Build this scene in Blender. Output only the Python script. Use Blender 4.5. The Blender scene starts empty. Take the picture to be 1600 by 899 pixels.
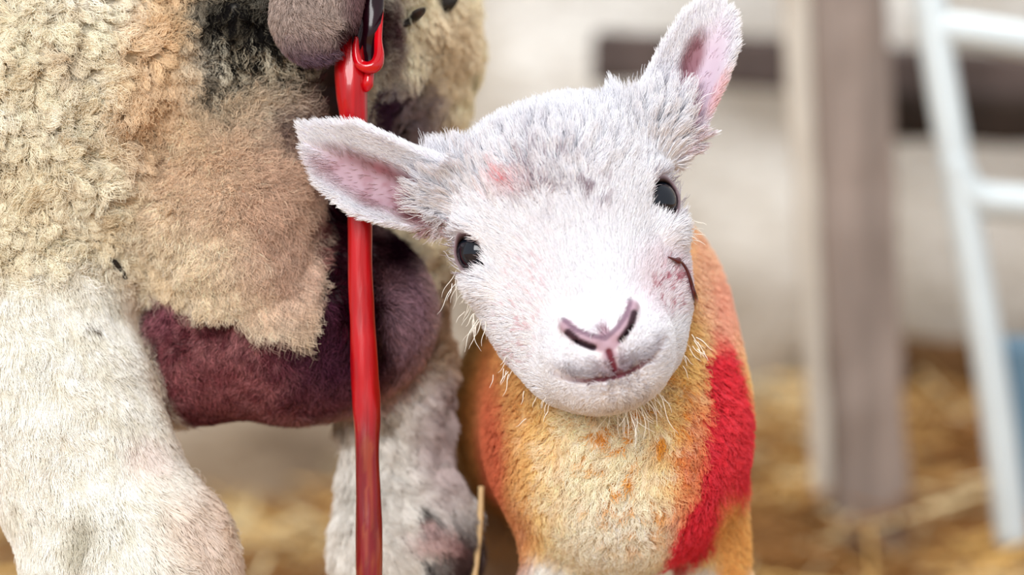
import bpy, math
import numpy as np
from mathutils import Vector, Matrix

rng = np.random.default_rng(11)
scene = bpy.context.scene
COL = scene.collection

# ------------------------------------------------------------------ camera
D0, S = 1.2, 0.00027                    # focus distance (m); size of one photo pixel there (m)
FPX = D0 / S
CAM = np.array((0.0, 0.0, 0.45))
PITCH = math.atan(349.5 / FPX)
RIGHT = np.array((1.0, 0, 0))
FWD = np.array((0, math.cos(PITCH), -math.sin(PITCH)))
UP = np.array((0, math.sin(PITCH), math.cos(PITCH)))
cd = bpy.data.cameras.new('camera')
cam = bpy.data.objects.new('camera', cd)
COL.objects.link(cam)
cam.location = CAM
cam.rotation_euler = (math.pi / 2 - PITCH, 0, 0)
cd.sensor_width = 36
cd.lens = FPX / 1600 * 36
cd.clip_start = 0.05
cd.dof.use_dof = True
cd.dof.focus_distance = D0 + 0.004
cd.dof.aperture_fstop = 4.6
scene.camera = cam

# ------------------------------------------------------------------ light
world = bpy.data.worlds.new('overcast_daylight')
scene.world = world
world.use_nodes = True
wn = world.node_tree.nodes
bg = wn['Background']
bg.inputs[0].default_value = (0.93, 0.96, 1.0, 1)
bg.inputs[1].default_value = 0.70


def area(name, loc, aim, sx, sy, power, color):
    ld = bpy.data.lights.new(name, 'AREA')
    ld.shape = 'RECTANGLE'
    ld.size, ld.size_y = sx, sy
    ld.energy = power
    ld.color = color
    o = bpy.data.objects.new(name, ld)
    COL.objects.link(o)
    o.location = loc
    o.rotation_euler = (Vector(aim) - Vector(loc)).to_track_quat('-Z', 'Y').to_euler()
    return o


area('barn_door_daylight', (-0.9, -1.8, 1.85), (0.0, 1.3, 0.4), 2.0, 1.7, 112, (1.0, 0.995, 0.985))
area('background_fill', (0.6, 2.2, 3.4), (0.4, 2.4, 0.3), 2.2, 1.4, 72, (1.0, 0.98, 0.95))  # added overhead fill that brightens wall and straw
scene.view_settings.view_transform = 'Standard'
scene.view_settings.look = 'None'
scene.view_settings.gamma = 1
scene.view_settings.use_curve_mapping = False
scene.view_settings.exposure = 0.24


# ------------------------------------------------------------------ helpers
def lin(r, g, b):
    c = np.array((r, g, b), float) / 255
    return np.where(c <= 0.04045, c / 12.92, ((c + 0.055) / 1.055) ** 2.4)


def W(px, py, d):
    """a point at camera depth d (m) as seen at photo pixel px, py"""
    return CAM + FWD * d + RIGHT * ((px - 800) / FPX * d) + UP * ((449.5 - py) / FPX * d)


def q2w(q):
    q = np.asarray(q, float)
    return (CAM + FWD * D0) + np.multiply.outer(q[..., 2] * S, FWD) \
        + np.multiply.outer((q[..., 0] - 800) * S, RIGHT) + np.multiply.outer((449.5 - q[..., 1]) * S, UP)


def qdir(v):
    return v[..., 0:1] * RIGHT - v[..., 1:2] * UP + v[..., 2:3] * FWD


def C(x, y, z):
    k = 1 + z / FPX
    return np.array((800 + (x - 800) * k, 449.5 + (y - 449.5) * k, z), float)


def flat(p):
    k = 1 + p[:, 2] / FPX
    return 800 + (p[:, 0] - 800) / k, 449.5 + (p[:, 1] - 449.5) / k


def sstep(a, b, x):
    t = np.clip((x - a) / (b - a), 0, 1)
    return t * t * (3 - 2 * t)


def blob(u, v, cx, cy, rx, ry, soft=0.35, ang=0.0):
    c, s = math.cos(math.radians(ang)), math.sin(math.radians(ang))
    du, dv = u - cx, v - cy
    r = np.sqrt(((du * c + dv * s) / rx) ** 2 + ((-du * s + dv * c) / ry) ** 2)
    return 1 - sstep(1 - soft, 1 + soft, r)


def _hash(i, j, k, seed):
    h = (i.astype(np.int64) * 374761393 + j.astype(np.int64) * 668265263 + k.astype(np.int64) * 2147483647 + seed * 1274126177) & 0xffffffff
    h = ((h ^ (h >> 13)) * 1274126177) & 0xffffffff
    h = ((h ^ (h >> 16)) * 2246822519) & 0xffffffff
    return ((h ^ (h >> 15)) & 0xffffff).astype(np.float32) / 0xffffff


def noise(p, scale, seed=0, octaves=1):
    """value noise, about -1..1"""
    out, amp, tot = 0, 1.0, 0
    for o in range(octaves):
        x = p / (scale / 2 ** o)
        i = np.floor(x).astype(np.int64)
        f = (x - i).astype(np.float32)
        f = f * f * f * (f * (f * 6 - 15) + 10)
        r = 0
        for dx in (0, 1):
            wx = f[:, 0] if dx else 1 - f[:, 0]
            for dy in (0, 1):
                wy = f[:, 1] if dy else 1 - f[:, 1]
                for dz in (0, 1):
                    wz = f[:, 2] if dz else 1 - f[:, 2]
                    r = r + wx * wy * wz * _hash(i[:, 0] + dx, i[:, 1] + dy, i[:, 2] + dz, seed + o * 17)
        out = out + amp * (r * 2 - 1)
        tot += amp
        amp *= 0.5
    return out / tot * 1.5


def nrm(v):
    return v / np.maximum(np.linalg.norm(v, axis=-1, keepdims=True), 1e-9)


# signed distances, in photo-pixel units in a frame aligned with the camera
def ell(p, c, r):
    r = np.asarray(r, np.float32)
    d = (p - np.asarray(c, np.float32)) / r
    k0 = np.sqrt((d * d).sum(1))
    k1 = np.sqrt(((d / r) ** 2).sum(1))
    return k0 * (k0 - 1) / np.maximum(k1, 1e-6)


def cone(p, a, b, ra, rb):
    a = np.asarray(a, np.float32)
    b = np.asarray(b, np.float32)
    ab = b - a
    h = np.clip(((p - a) @ ab) / float(ab @ ab), 0, 1)
    d = p - a - h[:, None] * ab
    return np.sqrt((d * d).sum(1)) - (ra + (rb - ra) * h)


def chain(p, pts, k=30):
    f = None
    for (a, ra), (b, rb) in zip(pts[:-1], pts[1:]):
        g = cone(p, a, b, ra, rb)
        f = g if f is None else smin(f, g, k)
    return f


def smin(a, b, k):
    h = np.maximum(k - np.abs(a - b), 0) / k
    return np.minimum(a, b) - h * h * k * 0.25


def smax(a, b, k):
    return -smin(-a, -b, k)


def axis(*seg):
    out = []
    for a, b, st in seg:
        out.append(np.linspace(a, b, int(round((b - a) / st)), endpoint=False))
    out.append([seg[-1][1]])
    a = np.concatenate(out)
    n = (len(a) - 1) // 4 * 4
    return a[:n].astype(np.float32)


def mesh_sdf(f, xs, ys, zs, iters=2):
    """surface nets on a rectilinear grid, evaluated only near the surface"""
    B = 4
    cx, cy, cz = [a.reshape(-1, B).mean(1) for a in (xs, ys, zs)]
    hx, hy, hz = [np.ptp(a.reshape(-1, B), axis=1) * 0.5 + np.max(np.diff(a.reshape(-1, B), axis=1), axis=1) for a in (xs, ys, zs)]
    G = np.stack(np.meshgrid(cx, cy, cz, indexing='ij'), -1).reshape(-1, 3).astype(np.float32)
    fc = f(G).reshape(len(cx), len(cy), len(cz))
    diag = np.sqrt(hx[:, None, None] ** 2 + hy[None, :, None] ** 2 + hz[None, None, :] ** 2)
    near = np.abs(fc) < diag * 1.5 + 16
    F = np.repeat(np.repeat(np.repeat(fc, B, 0), B, 1), B, 2).astype(np.float32)
    M = np.repeat(np.repeat(np.repeat(near, B, 0), B, 1), B, 2)
    I = np.nonzero(M)
    n = len(I[0])
    for s in range(0, n, 500000):
        sl = tuple(i[s:s + 500000] for i in I)
        F[sl] = f(np.stack((xs[sl[0]], ys[sl[1]], zs[sl[2]]), 1))
    sg = F < 0
    cnt = np.zeros([d - 1 for d in F.shape], np.int8)
    for i in (0, 1):
        for j in (0, 1):
            for k in (0, 1):
                cnt += sg[i:F.shape[0] - 1 + i, j:F.shape[1] - 1 + j, k:F.shape[2] - 1 + k]
    act = (cnt > 0) & (cnt < 8)
    A = np.stack(np.nonzero(act), 1)
    idx = -np.ones(act.shape, np.int32)
    idx[act] = np.arange(len(A))
    acc = np.zeros((len(A), 3))
    num = np.zeros(len(A))
    offs = [(i, j, k) for i in (0, 1) for j in (0, 1) for k in (0, 1)]
    ax = (xs, ys, zs)
    for o in offs:
        for d in range(3):
            if o[d]:
                continue
            e = list(o)
            e[d] = 1
            a0 = A + o
            a1 = A + e
            f0 = F[a0[:, 0], a0[:, 1], a0[:, 2]]
            f1 = F[a1[:, 0], a1[:, 1], a1[:, 2]]
            m = (f0 < 0) != (f1 < 0)
            t = np.where(m, f0 / np.where(m, f0 - f1, 1), 0)
            p0 = np.stack([ax[q][a0[:, q]] for q in range(3)], 1)
            p1 = np.stack([ax[q][a1[:, q]] for q in range(3)], 1)
            acc += np.where(m[:, None], p0 + t[:, None] * (p1 - p0), 0)
            num += m
    V = acc / num[:, None]
    quads = []
    for d in range(3):
        s0 = [slice(None)] * 3
        s1 = [slice(None)] * 3
        s0[d] = slice(0, -1)
        s1[d] = slice(1, None)
        ch = sg[tuple(s0)] != sg[tuple(s1)]
        E = np.stack(np.nonzero(ch), 1)
        a, b = [(1, 2), (2, 0), (0, 1)][d]
        ok = (E[:, a] > 0) & (E[:, b] > 0) & (E[:, a] < F.shape[a] - 1) & (E[:, b] < F.shape[b] - 1)
        E = E[ok]
        ins = sg[E[:, 0], E[:, 1], E[:, 2]]
        c = []
        for (da, db) in ((-1, -1), (0, -1), (0, 0), (-1, 0)):
            q = E.copy()
            q[:, a] += da
            q[:, b] += db
            c.append(idx[q[:, 0], q[:, 1], q[:, 2]])
        Q = np.stack(c, 1)
        Q = np.where(ins[:, None], Q, Q[:, ::-1])
        quads.append(Q)
    Q = np.concatenate(quads)
    Q = Q[(Q >= 0).all(1)]
    V = V.astype(np.float32)
    for _ in range(iters):
        g, v = grad(f, V)
        V = V - g * np.clip(v, -4, 4)[:, None] * 0.8
    N, _ = grad(f, V)
    return V, Q, N


def grad(f, P, e=1.5):
    v = np.zeros(len(P), np.float32)
    g = np.zeros_like(P)
    for s in range(0, len(P), 300000):
        p = P[s:s + 300000]
        v[s:s + 300000] = f(p)
        for d in range(3):
            o = np.zeros(3, np.float32)
            o[d] = e
            g[s:s + 300000, d] = (f(p + o) - f(p - o)) / (2 * e)
    return nrm(g), v


def make_mesh(name, V, faces, mat, parent=None, col=None, smooth=True):
    """V in metres (world). A child keeps world coordinates relative to its parent's origin."""
    me = bpy.data.meshes.new(name)
    V = np.asarray(V, np.float32)
    if isinstance(faces, np.ndarray):
        me.vertices.add(len(V))
        me.vertices.foreach_set('co', V.ravel())
        k = faces.shape[1]
        me.loops.add(faces.size)
        me.loops.foreach_set('vertex_index', faces.ravel().astype(np.int32))
        me.polygons.add(len(faces))
        me.polygons.foreach_set('loop_start', np.arange(0, faces.size, k, dtype=np.int32))
        me.update(calc_edges=True)
    else:
        me.from_pydata(V.tolist(), [], faces)
    me.validate()
    if smooth:
        me.polygons.foreach_set('use_smooth', np.ones(len(me.polygons), bool))
    if col is not None:
        at = me.attributes.new('Col', 'FLOAT_COLOR', 'POINT')
        rgba = np.ones((len(V), 4), np.float32)
        rgba[:, :3] = col
        at.data.foreach_set('color', rgba.ravel())
    me.materials.append(mat)
    o = bpy.data.objects.new(name, me)
    COL.objects.link(o)
    if parent is not None:
        o.parent = parent
        o.matrix_parent_inverse = Matrix.Translation(-Vector(parent.location))
    return o


def set_origin(o, loc):
    loc = Vector(loc)
    o.data.transform(Matrix.Translation(-loc))
    o.location = loc


def empty(name, loc):
    o = bpy.data.objects.new(name, None)
    o.empty_display_size = 0.05
    COL.objects.link(o)
    o.location = Vector(loc)
    return o


def tag(o, label, cat, group=None, kind=None):
    if label:
        o['label'] = label
    if cat:
        o['category'] = cat
    if group:
        o['group'] = group
    if kind:
        o['kind'] = kind
    return o


def tube(path, radii, seg=20, lump=0.0, seed=0, caps=True, squash=None):
    path = np.asarray(path, float)
    n = len(path)
    T = nrm(np.gradient(path, axis=0))
    ref = np.array((0.13, 0.97, 0.2))
    U = nrm(np.cross(T, ref))
    Vv = np.cross(T, U)
    ang = np.linspace(0, 2 * np.pi, seg, endpoint=False)
    r = np.asarray(radii, float)[:, None] * np.ones((1, seg))
    if lump:
        pp = np.stack(np.broadcast_arrays(np.cos(ang)[None] * 1.1, np.sin(ang)[None] * 1.1, np.arange(n)[:, None] * 0.12), -1).reshape(-1, 3)
        r = r * (1 + lump * noise(pp, 1.0, seed, 2).reshape(n, seg))
    V = path[:, None] + r[..., None] * (np.cos(ang)[None, :, None] * U[:, None] + np.sin(ang)[None, :, None] * Vv[:, None])
    V = V.reshape(-1, 3)
    faces = []
    for i in range(n - 1):
        for j in range(seg):
            a, b = i * seg + j, i * seg + (j + 1) % seg
            faces.append((a, b, b + seg, a + seg))
    if caps:
        faces.append(tuple(range(seg))[::-1])
        faces.append(tuple((n - 1) * seg + j for j in range(seg)))
    return V, faces


def smooth_path(pts, n):
    """Catmull-Rom through pts (any width of columns)"""
    P = np.asarray(pts, float)
    P = np.concatenate((2 * P[:1] - P[1:2], P, 2 * P[-1:] - P[-2:-1]))
    m = len(P) - 3
    out = []
    for t in np.linspace(0, m - 1e-6, n):
        i = int(t)
        f = t - i
        p0, p1, p2, p3 = P[i:i + 4]
        out.append(0.5 * (2 * p1 + (p2 - p0) * f + (2 * p0 - 5 * p1 + 4 * p2 - p3) * f * f + (3 * p1 - p0 - 3 * p2 + p3) * f ** 3))
    return np.array(out)


def box_tilted(a, b, w, d, seg=14, chamfer=0.12, rough=0.0, seed=0, xdir=None):
    """a squared timber from a to b, chamfered edges, slightly uneven"""
    a, b = np.asarray(a, float), np.asarray(b, float)
    T = nrm(b - a)
    X = nrm(np.asarray(xdir if xdir is not None else (1, 0, 0)) - T * T[0] * (xdir is None))
    X = nrm(X - T * (X @ T))
    Y = np.cross(T, X)
    c = chamfer
    prof = np.array([(-.5 + c, -.5), (.5 - c, -.5), (.5, -.5 + c), (.5, .5 - c), (.5 - c, .5), (-.5 + c, .5), (-.5, .5 - c), (-.5, -.5 + c)])
    V = []
    for i in range(seg + 1):
        t = i / seg
        o = a + (b - a) * t
        for (u, v) in prof:
            V.append(o + X * u * w + Y * v * d)
    V = np.array(V)
    if rough:
        V += nrm(V - (a + (b - a) * 0.5)) * 0
        V += np.stack([noise(V, 0.05, seed + k, 2) for k in range(3)], 1) * rough
    F = []
    for i in range(seg):
        for j in range(8):
            p, q = i * 8 + j, i * 8 + (j + 1) % 8
            F.append((p, q, q + 8, p + 8))
    F.append(tuple(range(8))[::-1])
    F.append(tuple(seg * 8 + j for j in range(8)))
    return V, F


# ------------------------------------------------------------------ materials
def new_mat(name):
    m = bpy.data.materials.new(name)
    m.use_nodes = True
    nt = m.node_tree
    b = nt.nodes['Principled BSDF']
    return m, nt, b


def plain(name, rgb, rough=0.5, spec=0.5, coat=0.0, metallic=0.0, var=0.12, scale=30, sss=0.0):
    m, nt, b = new_mat(name)
    c = lin(*rgb)
    tc = nt.nodes.new('ShaderNodeTexCoord')
    nz = nt.nodes.new('ShaderNodeTexNoise')
    nz.inputs['Scale'].default_value = scale
    nz.inputs['Detail'].default_value = 6
    nt.links.new(tc.outputs['Object'], nz.inputs['Vector'])
    rp = nt.nodes.new('ShaderNodeValToRGB')
    rp.color_ramp.elements[0].position = 0.3
    rp.color_ramp.elements[1].position = 0.7
    rp.color_ramp.elements[0].color = (*(c * (1 - var)), 1)
    rp.color_ramp.elements[1].color = (*np.minimum(c * (1 + var), 1), 1)
    nt.links.new(nz.outputs['Fac'], rp.inputs['Fac'])
    nt.links.new(rp.outputs['Color'], b.inputs['Base Color'])
    b.inputs['Roughness'].default_value = rough
    b.inputs['Specular IOR Level'].default_value = spec
    b.inputs['Coat Weight'].default_value = coat
    b.inputs['Coat Roughness'].default_value = 0.06
    b.inputs['Metallic'].default_value = metallic
    if sss:
        b.inputs['Subsurface Weight'].default_value = sss
        b.inputs['Subsurface Radius'].default_value = (0.004, 0.001, 0.0006)
        b.inputs['Subsurface Scale'].default_value = 1.0
    return m


def fur_mat(name, transl=0.3, gloss=0.12):
    m, nt, b = new_mat(name)
    nt.nodes.remove(b)
    out = nt.nodes['Material Output']
    at = nt.nodes.new('ShaderNodeAttribute')
    at.attribute_name = 'Col'
    df = nt.nodes.new('ShaderNodeBsdfDiffuse')
    tr = nt.nodes.new('ShaderNodeBsdfTranslucent')
    gl = nt.nodes.new('ShaderNodeBsdfGlossy')
    gl.inputs['Roughness'].default_value = 0.45
    m1 = nt.nodes.new('ShaderNodeMixShader')
    m1.inputs[0].default_value = transl
    m2 = nt.nodes.new('ShaderNodeMixShader')
    m2.inputs[0].default_value = gloss
    nt.links.new(at.outputs['Color'], df.inputs['Color'])
    nt.links.new(at.outputs['Color'], tr.inputs['Color'])
    nt.links.new(at.outputs['Color'], gl.inputs['Color'])
    nt.links.new(df.outputs[0], m1.inputs[1])
    nt.links.new(tr.outputs[0], m1.inputs[2])
    nt.links.new(m1.outputs[0], m2.inputs[1])
    nt.links.new(gl.outputs[0], m2.inputs[2])
    nt.links.new(m2.outputs[0], out.inputs[0])
    return m


def skin_mat(name, rough=0.55, spec=0.35):
    m, nt, b = new_mat(name)
    at = nt.nodes.new('ShaderNodeAttribute')
    at.attribute_name = 'Col'
    nt.links.new(at.outputs['Color'], b.inputs['Base Color'])
    b.inputs['Roughness'].default_value = rough
    b.inputs['Specular IOR Level'].default_value = spec
    return m


FUR = fur_mat('fur', 0.16, 0.08)
WOOL = fur_mat('wool', 0.2, 0.05)
SKIN = skin_mat('hide')


# ------------------------------------------------------------------ fur
def roots(V, Q, N, count, weight, seed):
    r = np.random.default_rng(seed)
    T = np.concatenate((Q[:, [0, 1, 2]], Q[:, [0, 2, 3]]))
    a, b, c = V[T[:, 0]], V[T[:, 1]], V[T[:, 2]]
    area_ = np.linalg.norm(np.cross(b - a, c - a), axis=1) * 0.5
    w = area_ * weight[T].mean(1)
    cum = np.cumsum(w)
    pick = np.searchsorted(cum, r.random(count) * cum[-1])
    pick = np.minimum(pick, len(T) - 1)
    u, v = r.random(count), r.random(count)
    fl = u + v > 1
    u[fl], v[fl] = 1 - u[fl], 1 - v[fl]
    w3 = np.stack((1 - u - v, u, v), 1)
    t = T[pick]
    P = (V[t] * w3[..., None]).sum(1)
    n = nrm((N[t] * w3[..., None]).sum(1))
    return P, n, t, w3


def make_fur(name, parent, P, n, comb, length, lift, color, mat, pts=5, cvar=0.07, radius=0.5, clump=0.0, cell=18.0,
             curl=0.0, curlf=1.6, jitter=0.35, bend=0.0, seed=0, wander=0.0, tip=0.25):
    """strands: P roots, n normals, comb directions, in the pixel frame"""
    r = np.random.default_rng(seed)
    k = len(P)
    comb = comb + r.normal(0, jitter, (k, 3))
    if wander:
        comb = comb + wander * np.stack([noise(P, 34, seed + 5 + i, 2) for i in range(3)], 1)
    tan = comb - n * (comb * n).sum(1, keepdims=True)
    tan = nrm(tan)
    d0 = nrm(n * lift[:, None] + tan * (1 - lift[:, None] * 0.5))
    side = np.cross(n, tan)
    s = np.linspace(0, 1, pts)
    L = length * (0.65 + 0.7 * r.random(k))
    ph = r.random(k) * 6.283
    X = P[:, None] + d0[:, None] * (L[:, None] * s)[..., None]
    X = X + tan[:, None] * (L[:, None] * bend * s ** 2)[..., None] - n[:, None] * (L[:, None] * bend * 0.5 * lift[:, None] * s ** 2)[..., None]
    if curl:
        cu = curl * (L[:, None] * s * (1 - 0.3 * s))
        a = ph[:, None] + s * 6.283 * curlf
        X = X + side[:, None] * (cu * np.sin(a))[..., None] + n[:, None] * (np.abs(cu * np.cos(a)) * 0.6)[..., None]
    if clump:
        wp = P + 0.5 * cell * np.stack([noise(P, cell * 1.3, seed + 9 + i) for i in range(3)], 1)
        cid = np.floor(wp / cell).astype(np.int64)
        key = (cid[:, 0] * 73856093) ^ (cid[:, 1] * 19349663) ^ (cid[:, 2] * 83492791)
        _, inv = np.unique(key, return_inverse=True)
        m = inv.max() + 1
        ct = np.bincount(inv, minlength=m)
        cen = np.zeros((m, pts, 3))
        for i in range(pts):
            for j in range(3):
                cen[:, i, j] = np.bincount(inv, X[:, i, j], m) / ct
        wgt = (clump * (0.6 + 0.4 * r.random(k)))[:, None] * s ** 0.8
        X = X + (cen[inv] - X) * wgt[..., None]
    Wd = q2w(X)
    cu = bpy.data.hair_curves.new(name)
    cu.add_curves([pts] * k)
    cu.attributes['position'].data.foreach_set('vector', Wd.astype(np.float32).ravel())
    ra = cu.attributes.get('radius') or cu.attributes.new('radius', 'FLOAT', 'POINT')
    rr = (radius * S) * (1 - (1 - tip) * s ** 2)
    ra.data.foreach_set('value', np.broadcast_to(rr, (k, pts)).astype(np.float32).ravel())
    ca = cu.attributes.new('Col', 'FLOAT_COLOR', 'CURVE')
    rgba = np.ones((k, 4), np.float32)
    rgba[:, :3] = np.clip(color * (1 + r.normal(0, cvar, (k, 1))), 0, 0.97)
    ca.data.foreach_set('color', rgba.ravel())
    cu.materials.append(mat)
    o = bpy.data.objects.new(name, cu)
    COL.objects.link(o)
    o.parent = parent
    o.matrix_parent_inverse = Matrix.Translation(-Vector(parent.location))
    return o


def paint(col, mask, rgb):
    return col + (lin(*rgb) - col) * np.clip(mask, 0, 1)[:, None]


def polydist(u, v, pts):
    d = np.full(len(u), 1e9)
    for (x0, y0), (x1, y1) in zip(pts[:-1], pts[1:]):
        ax, ay = x1 - x0, y1 - y0
        t = np.clip(((u - x0) * ax + (v - y0) * ay) / (ax * ax + ay * ay), 0, 1)
        d = np.minimum(d, np.hypot(u - x0 - t * ax, v - y0 - t * ay))
    return d


# ------------------------------------------------------------------ the barn: floor, wall, post, gate, straw
def wall_material():
    m, nt, b = new_mat('rendered_stone')
    tc = nt.nodes.new('ShaderNodeTexCoord')
    n1 = nt.nodes.new('ShaderNodeTexNoise')
    n1.inputs['Scale'].default_value = 4.2
    n1.inputs['Detail'].default_value = 3
    n1.inputs['Roughness'].default_value = 0.55
    n1.inputs['Distortion'].default_value = 0.4
    nt.links.new(tc.outputs['Object'], n1.inputs['Vector'])
    r1 = nt.nodes.new('ShaderNodeValToRGB')
    e = r1.color_ramp.elements
    e[0].position, e[1].position = 0.34, 0.62
    e[0].color = (*lin(156, 146, 134), 1)
    e[1].color = (*lin(228, 225, 219), 1)
    x = e.new(0.47)
    x.color = (*lin(200, 193, 182), 1)
    nt.links.new(n1.outputs['Fac'], r1.inputs['Fac'])
    sp = nt.nodes.new('ShaderNodeSeparateXYZ')
    nt.links.new(tc.outputs['Object'], sp.inputs[0])
    mr = nt.nodes.new('ShaderNodeMapRange')
    mr.inputs['From Min'].default_value, mr.inputs['From Max'].default_value = 0.34, 0.0
    nt.links.new(sp.outputs['Z'], mr.inputs['Value'])
    dirt = nt.nodes.new('ShaderNodeMixRGB')
    dirt.blend_type = 'MULTIPLY'
    dirt.inputs[2].default_value = (0.66, 0.54, 0.42, 1)
    nt.links.new(mr.outputs['Result'], dirt.inputs[0])
    nt.links.new(r1.outputs['Color'], dirt.inputs[1])
    nt.links.new(dirt.outputs[0], b.inputs['Base Color'])
    n2 = nt.nodes.new('ShaderNodeTexNoise')
    n2.inputs['Scale'].default_value = 60
    n2.inputs['Detail'].default_value = 8
    nt.links.new(tc.outputs['Object'], n2.inputs['Vector'])
    bp = nt.nodes.new('ShaderNodeBump')
    bp.inputs['Distance'].default_value = 0.01
    nt.links.new(n2.outputs['Fac'], bp.inputs['Height'])
    nt.links.new(bp.outputs['Normal'], b.inputs['Normal'])
    b.inputs['Roughness'].default_value = 0.9
    return m


def grid_mesh(x0, x1, nx, y0, y1, ny, fn):
    xs, ys = np.linspace(x0, x1, nx), np.linspace(y0, y1, ny)
    X, Y = np.meshgrid(xs, ys, indexing='ij')
    V = fn(X.ravel(), Y.ravel())
    i = (np.arange(nx - 1)[:, None] * ny + np.arange(ny - 1)[None]).ravel()
    return V, np.stack((i, i + ny, i + ny + 1, i + 1), 1)


WALL_Y = 3.02
V, Q = grid_mesh(-2.5, 2.5, 140, -0.02, 2.4, 70,
                 lambda a, b: np.stack((a, WALL_Y + 0.03 * noise(np.stack((a, b * 1.5, a * 0), 1), 0.28, 3, 3), b), 1))
o = make_mesh('wall_back', V, Q, wall_material())
tag(o, 'pale rough stone barn wall behind the animals', None, kind='structure')


def ground_h(x, y):
    p = np.stack((x, y, x * 0), 1)
    far = sstep(1.9, 3.2, y)
    h = 0.012 * noise(p, 0.25, 5, 3) + far * 0.03 * noise(p, 0.33, 8, 2)
    h = h - 0.02 * sstep(2.2, 2.9, y) * sstep(0.2, -0.1, x) + 0.10 * sstep(2.0, 2.9, y) * sstep(0.1, 0.4, x)        # bedding heaped to the right by the wall
    return h


V, Q = grid_mesh(-2.5, 2.5, 120, -1.0, 3.4, 110, lambda a, b: np.stack((a, b, ground_h(a, b) - 0.02), 1))
o = make_mesh('floor', V, Q, plain('packed_bedding_earth', (172, 130, 82), 0.95, 0.1, var=0.35, scale=9))
tag(o, 'earth floor under the straw bedding', None, kind='structure')

# straw: uncountable stalks, one object
ns = 16000
sx = rng.uniform(-1.3, 1.6, ns)
sy = 0.75 + (WALL_Y - 0.03 - 0.75) * rng.random(ns) ** 0.6
sz = ground_h(sx, sy) - 0.01 + 0.045 * rng.random(ns) ** 1.5
az = rng.uniform(0, 2 * np.pi, ns)
tl = rng.normal(0, 0.25, ns)
Ls = rng.uniform(0.05, 0.2, ns)
dv = np.stack((np.cos(az) * np.cos(tl), np.sin(az) * np.cos(tl), np.sin(tl)), 1)
sd = nrm(np.cross(dv, np.array((0, 0, 1.0))))
up = np.cross(sd, dv)
c0 = np.stack((sx, sy, sz), 1)
rad = rng.uniform(0.0011, 0.0026, ns)[:, None]
V = np.zeros((ns, 3, 3, 3))
for i, s_ in enumerate((-0.5, 0.0, 0.5)):
    mid = c0 + dv * (Ls * s_)[:, None] + up * (0.06 * Ls * (0.25 - s_ * s_) * rng.choice((-1, 1), ns))[:, None]
    for j in range(3):
        a_ = j * 2.0944
        V[:, i, j] = mid + rad * (math.cos(a_) * sd + math.sin(a_) * up)
base = (np.arange(ns) * 9)[:, None]
Q = []
for i in range(2):
    for j in range(3):
        Q.append(base + np.array([i * 3 + j, i * 3 + (j + 1) % 3, i * 3 + 3 + (j + 1) % 3, i * 3 + 3 + j])[None])
Q = np.concatenate(Q)
V = V.reshape(-1, 3)
V[:, 1] = np.minimum(V[:, 1], WALL_Y - 0.05)
pn = sstep(-0.25, 0.45, noise(np.stack((sx, sy * 0.5, sz * 0), 1), 0.10, 21, 2))[:, None]
cs = lin(244, 204, 128) * pn + lin(146, 102, 54) * (1 - pn)
pale = (rng.random(ns)[:, None] < 0.12 + 0.5 * pn * (noise(np.stack((sx, sy, sz * 0), 1), 0.22, 25)[:, None] > 0.1))
cs = 1.22 * np.where(pale, lin(240, 222, 176), cs) * rng.uniform(0.7, 1.15, (ns, 1))
STRAW = skin_mat('straw', 0.5, 0.3)
o = make_mesh('straw_bedding', V, Q, STRAW, col=np.repeat(cs, 9, 0))
tag(o, 'golden brown straw bedding strewn over the barn floor', 'straw', kind='stuff')

# timber post
def wood(name, rgb, var=0.25):
    m, nt, b = new_mat(name)
    tc = nt.nodes.new('ShaderNodeTexCoord')
    mp = nt.nodes.new('ShaderNodeMapping')
    mp.inputs['Scale'].default_value = (30, 30, 3)
    nz = nt.nodes.new('ShaderNodeTexNoise')
    nz.inputs['Scale'].default_value = 1.3
    nz.inputs['Detail'].default_value = 6
    rp = nt.nodes.new('ShaderNodeValToRGB')
    c = lin(*rgb)
    rp.color_ramp.elements[0].position, rp.color_ramp.elements[1].position = 0.3, 0.7
    rp.color_ramp.elements[0].color = (*(c * (1 - var)), 1)
    rp.color_ramp.elements[1].color = (*np.minimum(c * (1 + var), 1), 1)
    nt.links.new(tc.outputs['Object'], mp.inputs[0])
    nt.links.new(mp.outputs[0], nz.inputs['Vector'])
    nt.links.new(nz.outputs['Fac'], rp.inputs['Fac'])
    nt.links.new(rp.outputs[0], b.inputs['Base Color'])
    b.inputs['Roughness'].default_value = 0.85
    b.inputs['Specular IOR Level'].default_value = 0.2
    return m


pd = 2.45
a, b = W(1362, 850, pd), W(1318, -120, pd)
V, F = box_tilted(a, b, 0.062, 0.06, rough=0.003, seed=4)
o = make_mesh('timber_post', V, F, wood('weathered_post', (140, 126, 118), 0.32), smooth=False)
tag(o, 'weathered brown square timber post standing in straw left of the metal gate', 'post')
set_origin(o, a)
a, b = W(1300, 790, pd + 0.058), W(1243, -120, pd + 0.058)
V, F = box_tilted(a, b, 0.030, 0.045, rough=0.002, seed=7)  # pale strip added as the post's lit side face
o = make_mesh('post_lit_face', V, F, wood('lit_face_pale', (214, 206, 194), 0.1), smooth=False)
tag(o, 'pale grey strip added as the lit left face of the brown post', 'post face')
set_origin(o, a)

# dark beam low on the wall behind the post
bd = WALL_Y - 0.14
a, b = W(925, 88, bd), W(2400, 160, bd)
V, F = box_tilted(a, b, 0.05, 0.05, rough=0.006, seed=12, xdir=(0, 1, 0))
o = make_mesh('timber_beam', V, F, wood('dark_beam', (84, 73, 70), 0.3), smooth=False)
tag(o, 'dark timber beam fixed level along the pale stone wall behind post and gate', 'beam')

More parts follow.
